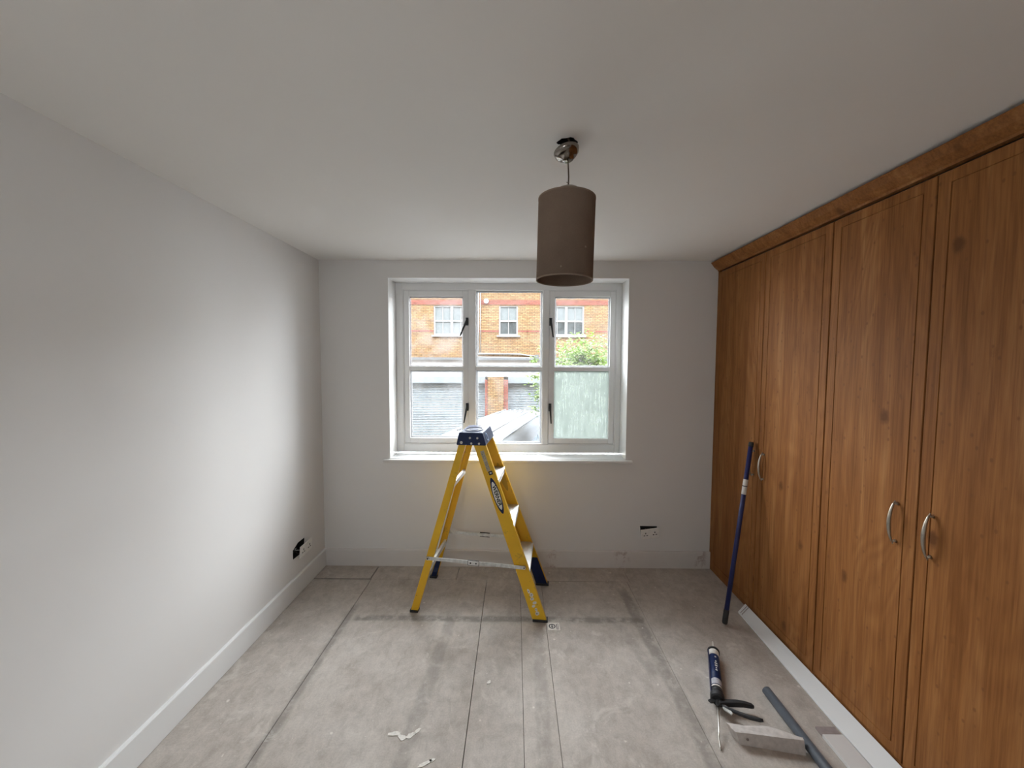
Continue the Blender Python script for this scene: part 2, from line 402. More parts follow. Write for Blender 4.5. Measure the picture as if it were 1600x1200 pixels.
# ------------------------------------------------------------------ room shell
XL, XR, YB, YF, H = -1.511, 1.545, 2.98, -1.0, 2.4
XRW = 2.17                                       # real right wall, behind the wardrobes
WX0, WX1, WZ0, WZ1 = -.979, .870, .862, 2.267    # window opening
sock_b = [(1.004, .254), (1.128, .254), (1.128, .334), (.994, .336)]
wb = sheet('wall_back', lambda u, v, d: (u, YB+d, v), [(-1.85, -.2), (2.5, -.2), (2.5, 2.65), (-1.85, 2.65)],
           [([(WX0, WZ0-.02), (WX1, WZ0-.02), (WX1, WZ1), (WX0, WZ1)], None, 2), (sock_b, .04, 1)], .32, [M['wall'], M['dark'], M['gloss']])
sock_l = [(2.545, .268), (2.680, .262), (2.690, .356), (2.610, .358), (2.545, .330)]
wl = sheet('wall_left', lambda u, v, d: (XL-d, u, v), [(YF-.2, -.2), (YB+.01, -.2), (YB+.01, 2.65), (YF-.2, 2.65)], [(sock_l, .05, 1)], .2, [M['wall'], M['dark']])
tag(MB().box(XRW, XRW+.2, YF-.2, YB+.01, -.2, 2.65).build('wall_right', M['wall']), kind='structure')
sheet('wall_front', lambda u, v, d: (u, YF-d, v), [(-1.75, -.2), (2.4, -.2), (2.4, 2.65), (-1.75, 2.65)], [([(-1.05, 1.62), (-.53, 1.62), (-.53, 2.04), (-1.05, 2.04)], None, 0)], .2, [M['wall']])
w2 = tag(empty('added_fill_window', (0, 0, 0)), kind='structure')  # unseen window added behind the camera to let in fill light
m = MB()
for a in ((-1.05, -.53, 1.62, 1.65), (-1.05, -.53, 2.01, 2.04), (-1.05, -1.02, 1.65, 2.01), (-.56, -.53, 1.65, 2.01)): m.box(a[0], a[1], YF-.13, YF-.07, a[2], a[3])
m.build('window_frame', M['gloss'], w2)
hc = (.182, 1.405)
hole = [(hc[0]+(.036+.006*math.sin(3*a))*math.cos(a), hc[1]+(.024+.004*math.cos(5*a))*math.sin(a)) for a in [2*math.pi*i/18 for i in range(18)]]
sheet('ceiling', lambda u, v, d: (u, v, H+d), [(-1.75, YF-.2), (2.4, YF-.2), (2.4, YB+.1), (-1.75, YB+.1)], [(hole, .12, 1)], .2, [M['ceiling'], M['dark']])
# floor: dark base with individual boards on it
fl = tag(MB().box(-1.75, 2.4, YF-.2, YB+.1, -.2, -.02).build('floor', M['dark']), kind='structure')
g = .0018
def board(poly):
    o = MB().prism(poly, -.0199, 0, 'z').build('floorboard', M['board'], fl, bevel=.0008, seg=1); return o
def rect(x0, x1, y0, y1, gx=g, gy=g): return [(x0+gx, y0+gy), (x1-gx, y0+gy), (x1-gx, y1-gy), (x0+gx, y1-gy)]
YE = 2.972
board(rect(-1.53, -1.066, YF, 2.776, .0018, .0030)); board(rect(-1.53, -1.076, 2.788, YE, .0025, .0030))
board(rect(-1.066, -.204, YF, 2.780, .0014, .001)); board(rect(-1.073, -.432, 2.780, YE, .0025, .001))
board([(-.432+.0025, 2.780+.0012), (-.204+.0018, 2.780+.0012), (-.204+.0026, YF), (.046-.001, YF), (.046-.001, YE), (-.432+.0025, YE)])
board(rect(.046, .200, YF, YE, .001, 0)); board(rect(.200, .838, YF, 2.772, .001, .0015)); board(rect(.200, .858, 2.772, YE, .0012, .0015))
board([(.838+.0012, YF), (1.56, YF), (1.56, YE), (.858+.001, YE), (.858+.001, 2.772), (.838+.0012, 2.772)])
# skirting boards (with eased top edge)
prof = lambda: [(0, .003), (.016, .003), (.016, .131), (.012, .137), (0, .137)]
tag(MB().prism([(XL+u, v) for u, v in prof()], YF, YB, 'y').build('baseboard_left', M['gloss']), kind='structure')
tag(MB().prism([(YB-u, v-.002) for u, v in prof()], XL+.016, 1.55, 'x').build('baseboard_back', M['skirt']), kind='structure')

# ------------------------------------------------------------------ window
win = tag(empty('window_1', (0, 0, 0)), kind='structure')
FY = 3.165
fr = MB()
fr.box(WX0, -.922, FY, 3.24, .872, 2.267); fr.box(.828, WX1, FY, 3.24, .872, 2.267)
fr.box(-.922, .828, FY, 3.24, 2.213, 2.267); fr.box(-.922, .828, FY, 3.24, .872, .941)
fr.box(-.380, -.328, FY, 3.24, .941, 2.213); fr.box(.228, .275, FY, 3.24, .941, 2.213)
fr.build('window_frame', M['gloss'], win, bevel=.003)
# thin beads round the sash rebates and middle light
for a, b in ((-.922, -.380), (.275, .828), (-.328, .228)):
    bd = MB()
    for z0, z1 in ((.941, .947), (2.207, 2.213)): bd.box(a, b, FY+.004, 3.2, z0, z1)
    for x0 in (a, b-.006): bd.box(x0, x0+.006, FY+.004, 3.2, .947, 2.207)
    bd.build('glazing_bead', M['gloss'], win, bevel=.001)
MB().box(WX0-.049, WX1+.049, 2.948, 2.979, .838, .861).build('sill_nosing', M['wall'], win, bevel=.006, seg=3)
MB().box(WX0+.001, WX1-.001, 2.9795, FY-.0005, .8425, .864).build('window_sill', M['gloss'], win, bevel=.002)
def casement(x0, x1, hx, hs, mats):
    s = MB(); y0, y1 = FY+.008, FY+.052
    s.box(x0, x0+.043, y0, y1, .948, 2.206); s.box(x1-.043, x1, y0, y1, .948, 2.206)
    s.box(x0+.043, x1-.043, y0, y1, 2.160, 2.206); s.box(x0+.043, x1-.043, y0, y1, .948, .991)
    so = s.build('casement_sash', M['gloss'], win, bevel=.003)
    MB().box(x0+.043, x1-.043, y0+.004, y1-.006, 1.553, 1.588).build('glazing_bar', M['gloss'], so, bevel=.003)
    for (z0, z1), m in zip(((1.588, 2.160), (.991, 1.553)), mats):
        MB().box(x0+.0425, x1-.0425, 3.196, 3.199, z0, z1).build('pane', m, so)
    for (zp) in (1.966, 1.262):
        h = MB(); h.box(hx-.010, hx+.010, FY-.014, y0, zp-.035, zp+.010); h.box(hx-.013, hx+.013, y0-.004, y0-.0005, zp-.042, zp+.022)
        Mx = Matrix.Translation((hx, FY-.020, zp)) @ Matrix.Rotation(hs if zp > 1.5 else hs*.45, 4, 'Y')
        h.loft([[Mx @ Vector(p) for p in ((-.008, -.006, .012), (.008, -.006, .012), (.008, .006, .012), (-.008, .006, .012))],
                [Mx @ Vector(p) for p in ((-.007, -.016, -.07), (.007, -.016, -.07), (.007, -.006, -.07), (-.007, -.006, -.07))],
                [Mx @ Vector(p) for p in ((-.005, -.020, -.140), (.005, -.020, -.140), (.005, -.010, -.140), (-.005, -.010, -.140))]])
        h.build('casement_handle', M['black_handle'], so, bevel=.002)
casement(-.915, -.387, -.394, .38, (glass('pane_misted_top', .20, False, .035, 1, (1.05, 1, 1)), glass('pane_misted_edge', .12, False, .05, 2)))
casement(.282, .821, .290, -.13, (glass('pane_damp', .10, False, .04, 3), glass('pane_fogged', .78, True, .06, 4, (.90, 1.0, .92))))
MB().box(-.322, .222, FY+.014, 3.215, 1.556, 1.588).build('glazing_bar', M['gloss'], win, bevel=.003)
MB().box(-.3225, .2225, 3.196, 3.199, 1.588, 2.208).build('pane', glass('pane_clear', .05, False, .04, 5), win)
MB().box(-.3225, .2225, 3.196, 3.199, .946, 1.556).build('pane', glass('pane_clear_low', .12, False, .045, 6), win)

# ------------------------------------------------------------------ wardrobes
DX0, DX1, DZ0, DZ1 = XR, XR+.020, .030, 2.309
def door(y0, y1, parent, hinge, hy):
    """slab door with a routed square groove; face looks to -x"""
    a, w_, d = .043, .0035, .0035
    def R(o, x): return [Vector((x, y0+o, DZ0+o)), Vector((x, y1-o, DZ0+o)), Vector((x, y1-o, DZ1-o)), Vector((x, y0+o, DZ1-o))]
    rings = [R(0, DX1), R(0, DX0+.002), R(.002, DX0), R(a, DX0), R(a+.0012, DX0+d), R(a+w_, DX0+d), R(a+w_+.0012, DX0)]
    o = MB().loft(rings).build('door', M['wood'], parent)
    zc = .981; hL = .083; hd = MB(); pts = []; rad = []
    for i in range(21):
        t = -1+i/10; pts.append((DX0-.010-0.019*(1-t*t)**.8 - .002, hy, zc+t*hL)); rad.append(.0030+.0040*(1-t*t))
    hd.tube(pts, rad, 12)
    for s_ in (-1, 1):
        hd.tube([(DX0+.0005, hy, zc+s_*.077), (DX0-.004, hy, zc+s_*.077), (DX0-.014, hy, zc+s_*.078)], [.0075, .0055, .004], 12)
        hd.tube([(DX0-.012, hy, zc+s_*.081), (DX0-.010, hy, zc+s_*.089)], [.004, .0015], 10)
    tag(hd.build('bow_handle', M['pewter'], o), 'antique pewter bow handle')
    return o
def unit(y0, y1, ym, label, off1=.076):
    u = tag(empty('wardrobe', (XR, (y0+y1)/2, 0)), label, 'wardrobe', 'run of fitted wardrobes along the right wall')
    off = Matrix.Translation((-XR, -(y0+y1)/2, 0))
    c = MB(); c.box(DX1+.001, XRW-.002, y0, y0+.018, .026, DZ1); c.box(DX1+.001, XRW-.002, y1-.018, y1, .026, DZ1)
    c.box(DX1+.001, XRW-.002, y0+.018, y1-.018, DZ1-.018, DZ1); c.box(DX1+.001, XRW-.002, y0+.018, y1-.018, .026, .044)
    c.box(XRW-.012, XRW-.003, y0+.018, y1-.018, .044, DZ1-.018)
    parts = [c.build('carcass', M['wood'], u), door(y0+.0022, ym-.002, u, 0, ym-.055), door(ym+.002, y1-.0022, u, 0, ym+off1)]
    # keep world coordinates in the meshes: cancel the parent offset
    for p in parts: p.matrix_parent_inverse = off
    return u
unit(1.916, 2.962, 2.418, 'oak-finish double wardrobe nearest the window wall, blue pole leaning on it', .045)
unit(.950, 1.914, 1.456, 'oak-finish double wardrobe in the right foreground, its two bow handles meeting')
unit(-.100, .948, .424, 'oak-finish double wardrobe at the camera end of the run')
# plinth, back filler, cornice
tag(MB().box(XR+.004, XR+.030, -.10, 2.968, 0, .0285).build('wardrobe_plinth', M['wood'], bevel=.001), 'low oak-finish plinth strip under the wardrobe doors', 'plinth')
tag(MB().box(XR+.002, XR+.022, 2.9635, 2.9795, .0, 2.345).build('filler_strip', M['wood']), 'narrow dark oak filler strip between wardrobe and window wall', 'filler')
cpf = [(XR+.022, 2.3215), (XR-.004, 2.3215), (XR-.006, 2.330), (XR-.016, 2.336), (XR-.034, 2.352), (XR-.050, 2.374), (XR-.056, 2.380), (XR-.056, 2.385), (XR+.022, 2.385)]
tag(MB().prism(cpf, -.10, 2.978, 'y').build('wardrobe_cornice', M['wood']), 'long oak-finish cornice moulding running just below the ceiling over the wardrobes', 'cornice')

# ------------------------------------------------------------------ pendant lamp
LX, LY = .187, 1.41
pl = tag(empty('pendant_lamp', (LX, LY, H)), 'brown fabric drum pendant lamp hanging from a loose chrome ceiling cup', 'lamp')
def lathe(prof, n=40, M_=None):
    rings = [[Vector((r*math.cos(2*math.pi*k/n), r*math.sin(2*math.pi*k/n), z)) for k in range(n)] for r, z in prof]
    if M_: rings = [[M_ @ p for p in r] for r in rings]
    return rings
R_, zt, zb = .1015, -.199, -.484
def shade_shell():
    m = MB(); m.loft(lathe([(R_, zt), (R_, zb), (R_-.0025, zb), (R_-.0025, zt), (R_, zt)], 56), smooth=True, cap=False); return m
tilt = Matrix.Rotation(math.radians(1.2), 4, 'Y')
sh = shade_shell().build('lamp_shade', M['shade'], pl); sh.data.transform(tilt)
rm = MB()
for z in (zt, zb+.001): rm.loft(lathe([(R_+.0008, z-.003), (R_+.0008, z+.002), (R_-.0035, z+.002), (R_-.0035, z-.003), (R_+.0008, z-.003)], 56, tilt), smooth=False, cap=False)
split(rm, 'shade_rim', simple('shade_trim', (.24, .17, .12), .7), sh)
sp2 = MB()
for k in range(3):
    a = math.radians(30+120*k); sp2.tube([(.018*math.cos(a), .018*math.sin(a), zt-.010), (.100*math.cos(a), .100*math.sin(a), zt-.004)], .0014, 8)
sp2.loft(lathe([(.021, zt-.014), (.021, zt-.008), (.017, zt-.008), (.017, zt-.014), (.021, zt-.014)], 24), cap=False)
sp2.build('shade_spider', M['steel'], sh)
MB().loft(lathe([(.018, -.262), (.021, -.250), (.020, -.215), (.030, -.200), (.040, -.180), (.041, -.168), (.036, -.162), (.012, -.158), (.004, -.150)], 28), smooth=True).build('lamp_holder', M['ivory'], pl)
MB().tube([(0, 0, -.163), (.0015, .001, -.12), (-.001, 0, -.075), (-.002, 0, -.055)], .0026, 10).build('cord', M['cord'], pl)
MB().tube([(-.003, 0, -.050), (.006, -.004, -.01), (-.008, 0, .03), (-.002, .004, .095)], .003, 10).build('supply_cable', M['cord'], pl)
tc_ = Matrix.Translation((-.0055, 0, -.041)) @ Matrix.Rotation(math.radians(-12), 4, 'Y') @ Matrix.Rotation(math.radians(-9), 4, 'X')
MB().loft(lathe([(.004, -.022), (.020, -.021), (.022, -.012), (.034, -.008), (.043, .002), (.046, .012), (.044, .014), (.040, .012), (.030, -.002), (.004, -.006)], 40, tc_), smooth=True).build('ceiling_cup', M['chrome'], pl)
MB().box(-.026, .030, -.004, .004, -.034, -.026, M=tc_ @ Matrix.Translation((0, 0, .03))).build('fixing_bracket', M['alu_dull'], pl)
MB().tube([(.004, 0, -.138), (-.006, -.001, -.139)], .0018, 8).build('cord_clip', M['ivory'], pl)

# ------------------------------------------------------------------ step ladder (local: x = spread, front legs at +x; y = width)
lad = tag(empty('step_ladder', (-.22, 2.575, 0), math.radians(-5.8)), 'yellow fibreglass step ladder with navy top cap standing open below the window', 'ladder')
ZT = 1.095
FU = ((.365, .453), (-.029, .050)); RU = ((-.432, -.384), (-.125, -.078)); VV = (.217, .146)
def lerp(a, b, t): return a+(b-a)*t
def span(U, z): t = z/ZT; return lerp(U[0][0], U[1][0], t), lerp(U[0][1], U[1][1], t), lerp(VV[0], VV[1], t)
def rail(U, s, fl_, t=.0035, z0=.016):
    def ring(z):
        u0, u1, V = span(U, z)
        return [Vector((u, s*(V-v), z)) for u, v in ((u0, 0), (u1, 0), (u1, fl_), (u1-t, fl_), (u1-t, t), (u0+t, t), (u0+t, fl_), (u0, fl_))]
    return MB().loft([ring(z0+(ZT-z0)*i/6) for i in range(7)]).build('rail', M['yellow'], lad, bevel=.001)
rails = {}
for s in (-1, 1):
    rails['f', s] = rail(FU, s, .026); rails['r', s] = rail(RU, s, .020)
    for U, fl_, nm in ((FU, .024, 'foot_boot'), (RU, .018, 'foot_boot')):
        hz = .20 if U is FU else .13
        def rg(z, inset, uo=0):
            u0, u1, V = span(U, z); return [Vector((u0+.0042+uo, s*(V-.0042), z)), Vector((u1-.0042, s*(V-.0042), z)), Vector((u1-.0042, s*(V-inset), z)), Vector((u0+.0042+uo, s*(V-inset), z))]
        MB().loft([rg(.016, .034), rg(.05, .032), rg(hz*.6, fl_), rg(hz, .010, .02 if U is FU else .005)]).build(nm, M['navy'], lad, bevel=.002)
        u0, u1, V = span(U, .0)
        MB().prism([(u0-.003, s*(V+.003)), (u1+.003, s*(V+.003)), (u1+.003, s*(V-.037)), (u0-.003, s*(V-.037))], 0, .0158, 'z').build('rubber_foot', M['rubber'], lad, bevel=.002)
for z in (.317, .598, .876):
    u0, u1, V = span(FU, z); V -= .0045; m = MB()
    x0, x1 = u0+.001, u1+.004
    m.box(x0, x1, -V, V, z-.003, z)
    for k in range(7):
        xx = x0+.006+k*(x1-x0-.012)/6; m.box(xx-.0014, xx+.0014, -V, V, z, z+.0016)
    m.box(x1-.003, x1, -V+.0002, V-.0002, z-.042, z-.003); m.box(x0, x0+.003, -V, V, z-.026, z-.003); m.box(x1-.010, x1-.003, -V, V, z-.042, z-.039)
    m.box(x1, x1+.0012, -V, V, z-.014, z-.010); m.box(x1, x1+.0012, -V, V, z-.034, z-.030)
    st = m.build('step', M['alu'], lad)
for z in (.30, .848):
    u0, u1, V = span(RU, z); V -= .0040; m = MB()
    m.box(u0+.026, u1-.004, -V, V, z-.003, z); m.box(u1-.006, u1-.004, -V, V, z-.030, z-.003); m.box(u0+.026, u0+.028, -V, V, z-.014, z-.003)
    m.build('rear_crossbar', M['alu'], lad)
for s in (-1, 1):
    zr, zf = .357, .335; V = lerp(VV[0], VV[1], .35/ZT)+.0035
    br = MB(); P0 = Vector((-.318, s*V, zr)); P1 = Vector((.305, s*V, zf)); d = (P1-P0).normalized(); nrm = Vector((-d.z, 0, d.x))
    for a, b, off in ((P0-d*.008, P0+d*.315, 0), (P0+d*.285, P1+d*.008, .003)):
        y_ = s*(.0015+off)
        vs = [a-nrm*.0115, b-nrm*.0115, b+nrm*.0115, a+nrm*.0115]
        br.add([v+Vector((0, y_-s*.0012, 0)) for v in vs]+[v+Vector((0, y_+s*.0012, 0)) for v in vs], [(0,1,2,3),(7,6,5,4),(0,4,5,1),(1,5,6,2),(2,6,7,3),(3,7,4,0)])
    bo = br.build('spreader_brace', M['alu_dull'], lad, bevel=.0005, seg=1)
    c = P0+d*.30+Vector((0, s*.0075, 0)); hg = MB()
    vs = [c-d*.034-nrm*.014, c+d*.034-nrm*.014, c+d*.034+nrm*.014, c-d*.034+nrm*.014]
    hg.add([v-Vector((0, s*.0018, 0)) for v in vs]+[v+Vector((0, s*.0018, 0)) for v in vs], [(0,1,2,3),(7,6,5,4),(0,4,5,1),(1,5,6,2),(2,6,7,3),(3,7,4,0)])
    hg.build('brace_hinge', M['alu'], bo, bevel=.001)
    bk = MB(); c2 = c-Vector((0, s*.0018, 0)); vs = [c2-d*.037-nrm*.017, c2+d*.037-nrm*.017, c2+d*.037+nrm*.017, c2-d*.037+nrm*.017]
    bk.add([v-Vector((0, s*.0016, 0)) for v in vs]+[v+Vector((0, s*.0012, 0)) for v in vs], [(0,1,2,3),(7,6,5,4),(0,4,5,1),(1,5,6,2),(2,6,7,3),(3,7,4,0)])
    bk.build('hinge_backing', M['black_handle'], bo)
    rv = MB()
    for q in (c-d*.018, c+d*.018): rv.tube([q+Vector((0, s*.0015, 0)), q+Vector((0, s*.004, 0))], .005, 10, 0)
    split(rv, 'rivet', M['black'], bo)
    rv = MB()
    for q in (P0, P1): rv.tube([q, q+Vector((0, s*.009, 0))], [.012, .010], 14)
    split(rv, 'pivot', M['rivet'], bo)
    dt = MB()
    for q in (P0, P1): dt.tube([q+Vector((0, s*.009, 0)), q+Vector((0, s*.0105, 0))], .0045, 10)
    split(dt, 'pivot_pin', M['black'], bo)
# top cap with tool tray
cb = [(-.137, -.163), (.055, -.163), (.055, .163), (-.137, .163)]; ct = [(-.124, -.150), (.030, -.150), (.030, .150), (-.124, .150)]
ell = lambda cx, cy_, a, b, z, n=28: [Vector((cx+a*math.cos(2*math.pi*k/n), cy_+b*math.sin(2*math.pi*k/n), z)) for k in range(n)]
capm = MB(); capm.loft([[Vector((*p, 1.092)) for p in cb], [Vector((*p, 1.098)) for p in cb], [Vector((*p, 1.172)) for p in ct]])
cap_o = capm.build('top_cap', M['navy'], lad, bevel=.007, seg=3)
ring = MB(); cx = -.047
ring.loft([ell(cx, -.035, .060, .085, 1.1715), ell(cx, -.035, .060, .085, 1.1765), ell(cx, -.035, .053, .078, 1.1765), ell(cx, -.035, .053, .078, 1.1725)], cap=False)
ring.build('tray_rim', M['navy'], cap_o)
MB().loft([ell(cx, -.035, .050, .075, 1.1722), ell(cx, -.035, .050, .075, 1.1728)]).build('tray_recess', M['rubber'], cap_o)
MB().loft([ell(cx, -.035, .030, .048, 1.1728), ell(cx, -.035, .028, .046, 1.1765)]).build('tray_boss', M['navy'], cap_o, bevel=.002)
hl = MB()
for (x_, y_, r) in ((-.105, .115, .010), (-.07, .122, .007), (-.04, .122, .009), (-.005, .118, .008), (.012, .09, .006), (-.108, .075, .006), (-.104, -.128, .008), (.008, -.128, .006)):
    hl.tube([(x_, y_, 1.1715), (x_, y_, 1.1732)], r, 12)
split(hl, 'tool_hole', M['rubber'], cap_o)
for (x_, z_, r) in ((-.105, 1.108, .010), (-.050, 1.138, .0075), (-.002, 1.138, .0075), (-.040, 1.104, .0075), (.010, 1.104, .0075)):
    t = (z_-1.098)/.074; y_ = -lerp(.163, .150, t); q = MB(); q.tube([(x_, y_+.002, z_), (x_, y_-.003, z_)], [r, r*.8], 14)
    q.build('rivet', M['rivet'] if r > .009 else M['alu_dull'], cap_o)
MX = Matrix.Translation((.0455, -.075, 1.134)) @ Matrix.Rotation(math.radians(-18.5), 4, 'Y')
MB().loft([[MX @ Vector((x_, r*math.cos(a), r*math.sin(a))) for a in [2*math.pi*k/24 for k in range(24)]] for x_, r in ((-.004, .026), (.0015, .026), (.0015, .021), (.0005, .021))]).build('round_badge', simple('pale_blue_badge', (.30, .40, .62), .4), cap_o)
MB().loft([[MX @ Vector((x_, .010*math.cos(a), .017*math.sin(a))) for a in [2*math.pi*k/20 for k in range(20)]] for x_ in (.0005, .0028)]).build('badge_emblem', M['navy'], cap_o)
# decals on the web of the near front rail
def web(z, s=-1, off=.0006):
    u0, u1, V = span(FU, z); c = Vector(((u0+u1)/2, s*V, z)); u0b, u1b, Vb = span(FU, z-.2)
    a = (Vector(((u0b+u1b)/2, s*Vb, z-.2))-c).normalized(); x = Vector((1, 0, 0)); x = (x-a*x.dot(a)).normalized(); n = a.cross(x)
    if s > 0: n = -n
    c = c+n*off
    return Matrix(((a.x, x.x, n.x, c.x), (a.y, x.y, n.y, c.y), (a.z, x.z, n.z, c.z), (0, 0, 0, 1)))
def lens(L, W, z0, z1, Mx, n=20):
    pts = [Vector((L/2*math.cos(t), W/2*math.copysign(abs(math.sin(t))**1.25, math.sin(t)), 0)) for t in [2*math.pi*k/(2*n) for k in range(2*n)]]
    return [[Mx @ (p+Vector((0, 0, z))) for p in pts] for z in (z0, z1)]
W1 = web(.775); nr = rails['f', -1]
lb = tag(MB().loft(lens(.240, .049, -.0003, .0004, W1)).build('oval_label', M['navy'], nr), 'dark blue and white pointed oval label')
MB().loft(lens(.186, .0385, .0004, .0008, W1)).build('label_plate', simple('label_white', (.80, .78, .72), .5), nr)
text('label_lettering', 'WERNER', .0335, M['black'], W1 @ Matrix.Translation((0, 0, .0013)), nr, .0003, .0011, .98)
W2 = web(.985)
s2 = tag(MB().box(-.075, .060, -.010, .014, -.0003, .0004, M=W2).build('print_label', simple('printed_label', (.42, .36, .26), .6, 0, .35, 260), nr), 'faded narrow instruction label')
W3 = web(.915); MB().box(-.012, .013, -.004, .022, -.0003, .0006, M=W3).build('symbol_label', M['black'], nr)
MB().box(-.004, .005, .003, .015, .0006, .0009, M=W3).build('symbol', M['alu_dull'], nr)
tn = MB()
for k in range(44):
    x_ = random.uniform(-.072, .055); y_ = random.uniform(-.008, .011); tn.box(x_, x_+random.uniform(.002, .006), y_, y_+.0013, .0004, .0007, M=W2)
tag(tn.build('fine_print', M['black'], nr), kind='stuff')
W4 = web(.115)
worn = [(-.095, -.012, .030, .012), (-.066, -.006, .024, .018), (-.040, -.010, .020, .016), (-.010, -.004, .016, .020), (.008, -.016, .016, .016), (.030, -.004, .022, .012), (.052, -.012, .026, .020)]
for (x_, y_, lx, ly) in worn:
    lx *= 1.1; ly *= 1.5; y_ -= .003
    pts = [(x_+lx*(.5+.5*math.cos(a)*random.uniform(.75, 1.1)), y_+ly*(.5+.5*math.sin(a)*random.uniform(.75, 1.1))) for a in [2*math.pi*k/9 for k in range(9)]]
    MB().loft([[W4 @ Vector((x, y, z)) for x, y in pts] for z in (-.0002, .0004)]).build('worn_label', M['sticker'], nr)
    if lx > .018: MB().box(x_+lx*.35, x_+lx*.6, y_+ly*.3, y_+ly*.6, .0004, .0006, M=W4).build('worn_print', M['mauve'], nr)
W5 = web(.80, 1); MB().loft(lens(.22, .04, -.0042, -.0039, W5)).build('far_rail_oval', simple('dark_yellow_print', (.45, .27, .01), .5), rails['f', 1])  # darker yellow oval on the inner face of the far front rail

# ------------------------------------------------------------------ blue pole leaning on the wardrobe
B0 = Vector((1.306, 2.306, .012)); B1 = Vector((1.519, 2.452, 1.118)); ax = (B1-B0)
pole = tag(empty('extension_pole', (1.306, 2.306, 0)), 'blue metal extension pole leaning against the far wardrobe door', 'pole')
def P(t): return B0+ax*t-Vector((1.306, 2.306, 0))
MB().tube([P(.07), P(.975)], .0135, 20).build('pole_tube', M['pole'], pole)
MB().tube([P(0), P(.008), P(.066), P(.075)], [.013, .0158, .0158, .0145], 20).build('rubber_foot', M['rubber'], pole)
MB().tube([P(.973), P(.993), P(1.0)], [.0148, .0148, .012], 20).build('end_cap', M['rubber'], pole)
lb = tag(MB().tube([P(.705), P(.788)], .0139, 20, cap=False).build('white_label', M['sticker'], pole), 'white paper label wrapped round the pole')
MB().tube([P(.748), P(.753)], .01405, 20, cap=False).build('label_line', M['black'], pole)

# ------------------------------------------------------------------ caulking gun
GO = Vector((.962, 1.733, 0)); ga = math.atan2(.91, .41)
gun = tag(empty('caulking_gun', GO, ga), 'black skeleton caulking gun holding a navy cartridge, lying on the floorboards', 'caulking gun')
zc = .034; r = .0255
cart = MB().tube([(.035, 0, zc), (.325, 0, zc)], r, 28).build('cartridge', M['navy'], gun)
MB().tube([(.035, 0, zc), (.060, 0, zc)], r+.0004, 28).build('cartridge_base', M['rubber'], cart)
MB().tube([(.062, 0, zc), (.070, 0, zc)], r+.0005, 28, cap=False).build('white_band', M['sticker'], cart)
MB().tube([(.076, 0, zc), (.112, 0, zc)], r+.0004, 28, cap=False).build('silver_band', simple('silver_print', (.42, .42, .46), .5, 0, .25, 60), cart)
MB().tube([(.290, 0, zc), (.328, 0, zc), (.333, 0, zc)], [r+.0005, r+.0005, r-.004], 28).build('white_end', M['sticker'], cart)
MB().tube([(.332, 0, zc), (.345, 0, zc), (.350, 0, zc), (.415, 0, zc+.004)], [.011, .010, .007, .0035], 16).build('nozzle', M['sticker'], gun)
pm = MB(); 
for i, (x_, w_) in enumerate(((.165, .010), (.180, .006), (.196, .012), (.212, .012), (.228, .006), (.262, .008))):
    pm.box(x_, x_+.008, -w_/2+.001, w_/2+.001, zc+r-.0006, zc+r+.0006, M=Matrix.Translation((0, 0, zc)) @ Matrix.Rotation(math.radians(12), 4, 'X') @ Matrix.Translation((0, 0, -zc)))
split(pm, 'cartridge_print', M['sticker'], cart)
# cradle on the +right side (local -y)
cr_ = MB(); n = 14; ths = [math.radians(a) for a in [150+i*(210)/n for i in range(n+1)]]
ths = [math.radians(180+25+i*(150)/n) for i in range(n+1)]
def arc(x, ro): return [Vector((x, ro*math.cos(t+math.radians(35)), zc+ro*math.sin(t+math.radians(35)))) for t in ths]
cr_.loft([arc(.01, r+.004)+arc(.01, r+.0015)[::-1], arc(.335, r+.004)+arc(.335, r+.0015)[::-1]], smooth=False)
cr_.build('cradle', simple('dark_blue_metal', (.03, .035, .10), .35, .4), gun)
MB().loft(lathe([(r+.005, 0), (r+.005, .008), (.012, .008), (.012, 0), (r+.005, 0)], 32, Matrix.Translation((.332, 0, zc)) @ Matrix.Rotation(math.pi/2, 4, 'Y')), cap=False).build('front_ring', M['rubber'], gun)
MB().tube([(.0, 0, zc), (.006, 0, zc), (.03, 0, zc), (.034, 0, zc)], [.024, .031, .031, .027], 28).build('back_collar', M['rubber'], gun, bevel=.001)
tl = MB(); tl.prism([(-.004, .030), (-.018, .042), (-.028, .030), (-.020, .012), (-.002, .004)], zc-.004, zc+.004, 'z'); tl.prism([(-.006, .006), (-.034, .012), (-.044, .002), (-.030, -.012), (-.002, -.006)], zc+.004, zc+.010, 'z')
tl.build('release_lever', M['black_handle'], gun, bevel=.002)
hm = MB(); hm.loft([[Vector((x-h_, y, zc+dz)) for x, y, dz in ((0, 0, -t_), (h_*2, 0, -t_), (h_*2, 0, t_), (0, 0, t_))] if False else [c_+Vector((-h_, 0, -t_)), c_+Vector((h_, 0, -t_)), c_+Vector((h_, 0, t_)), c_+Vector((-h_, 0, t_))]
    for c_, h_, t_ in ((Vector((-.010, -.004, zc)), .016, .011), (Vector((.004, -.040, zc)), .013, .011), (Vector((.018, -.075, zc)), .012, .012), (Vector((.030, -.110, zc)), .010, .011), (Vector((.036, -.140, zc-.002)), .009, .009), (Vector((.036, -.152, zc-.003)), .005, .006))])
hm.build('grip', M['rubber'], gun, bevel=.004, seg=3)
tm = MB().tube([(-.020, -.010, zc), (-.030, -.045, zc), (-.040, -.085, zc+.004), (-.052, -.125, zc+.012), (-.058, -.160, zc+.020), (-.056, -.172, zc+.022)], [.006, .0075, .0085, .0085, .0080, .006], 14)
tm.build('trigger', M['rubber'], gun)
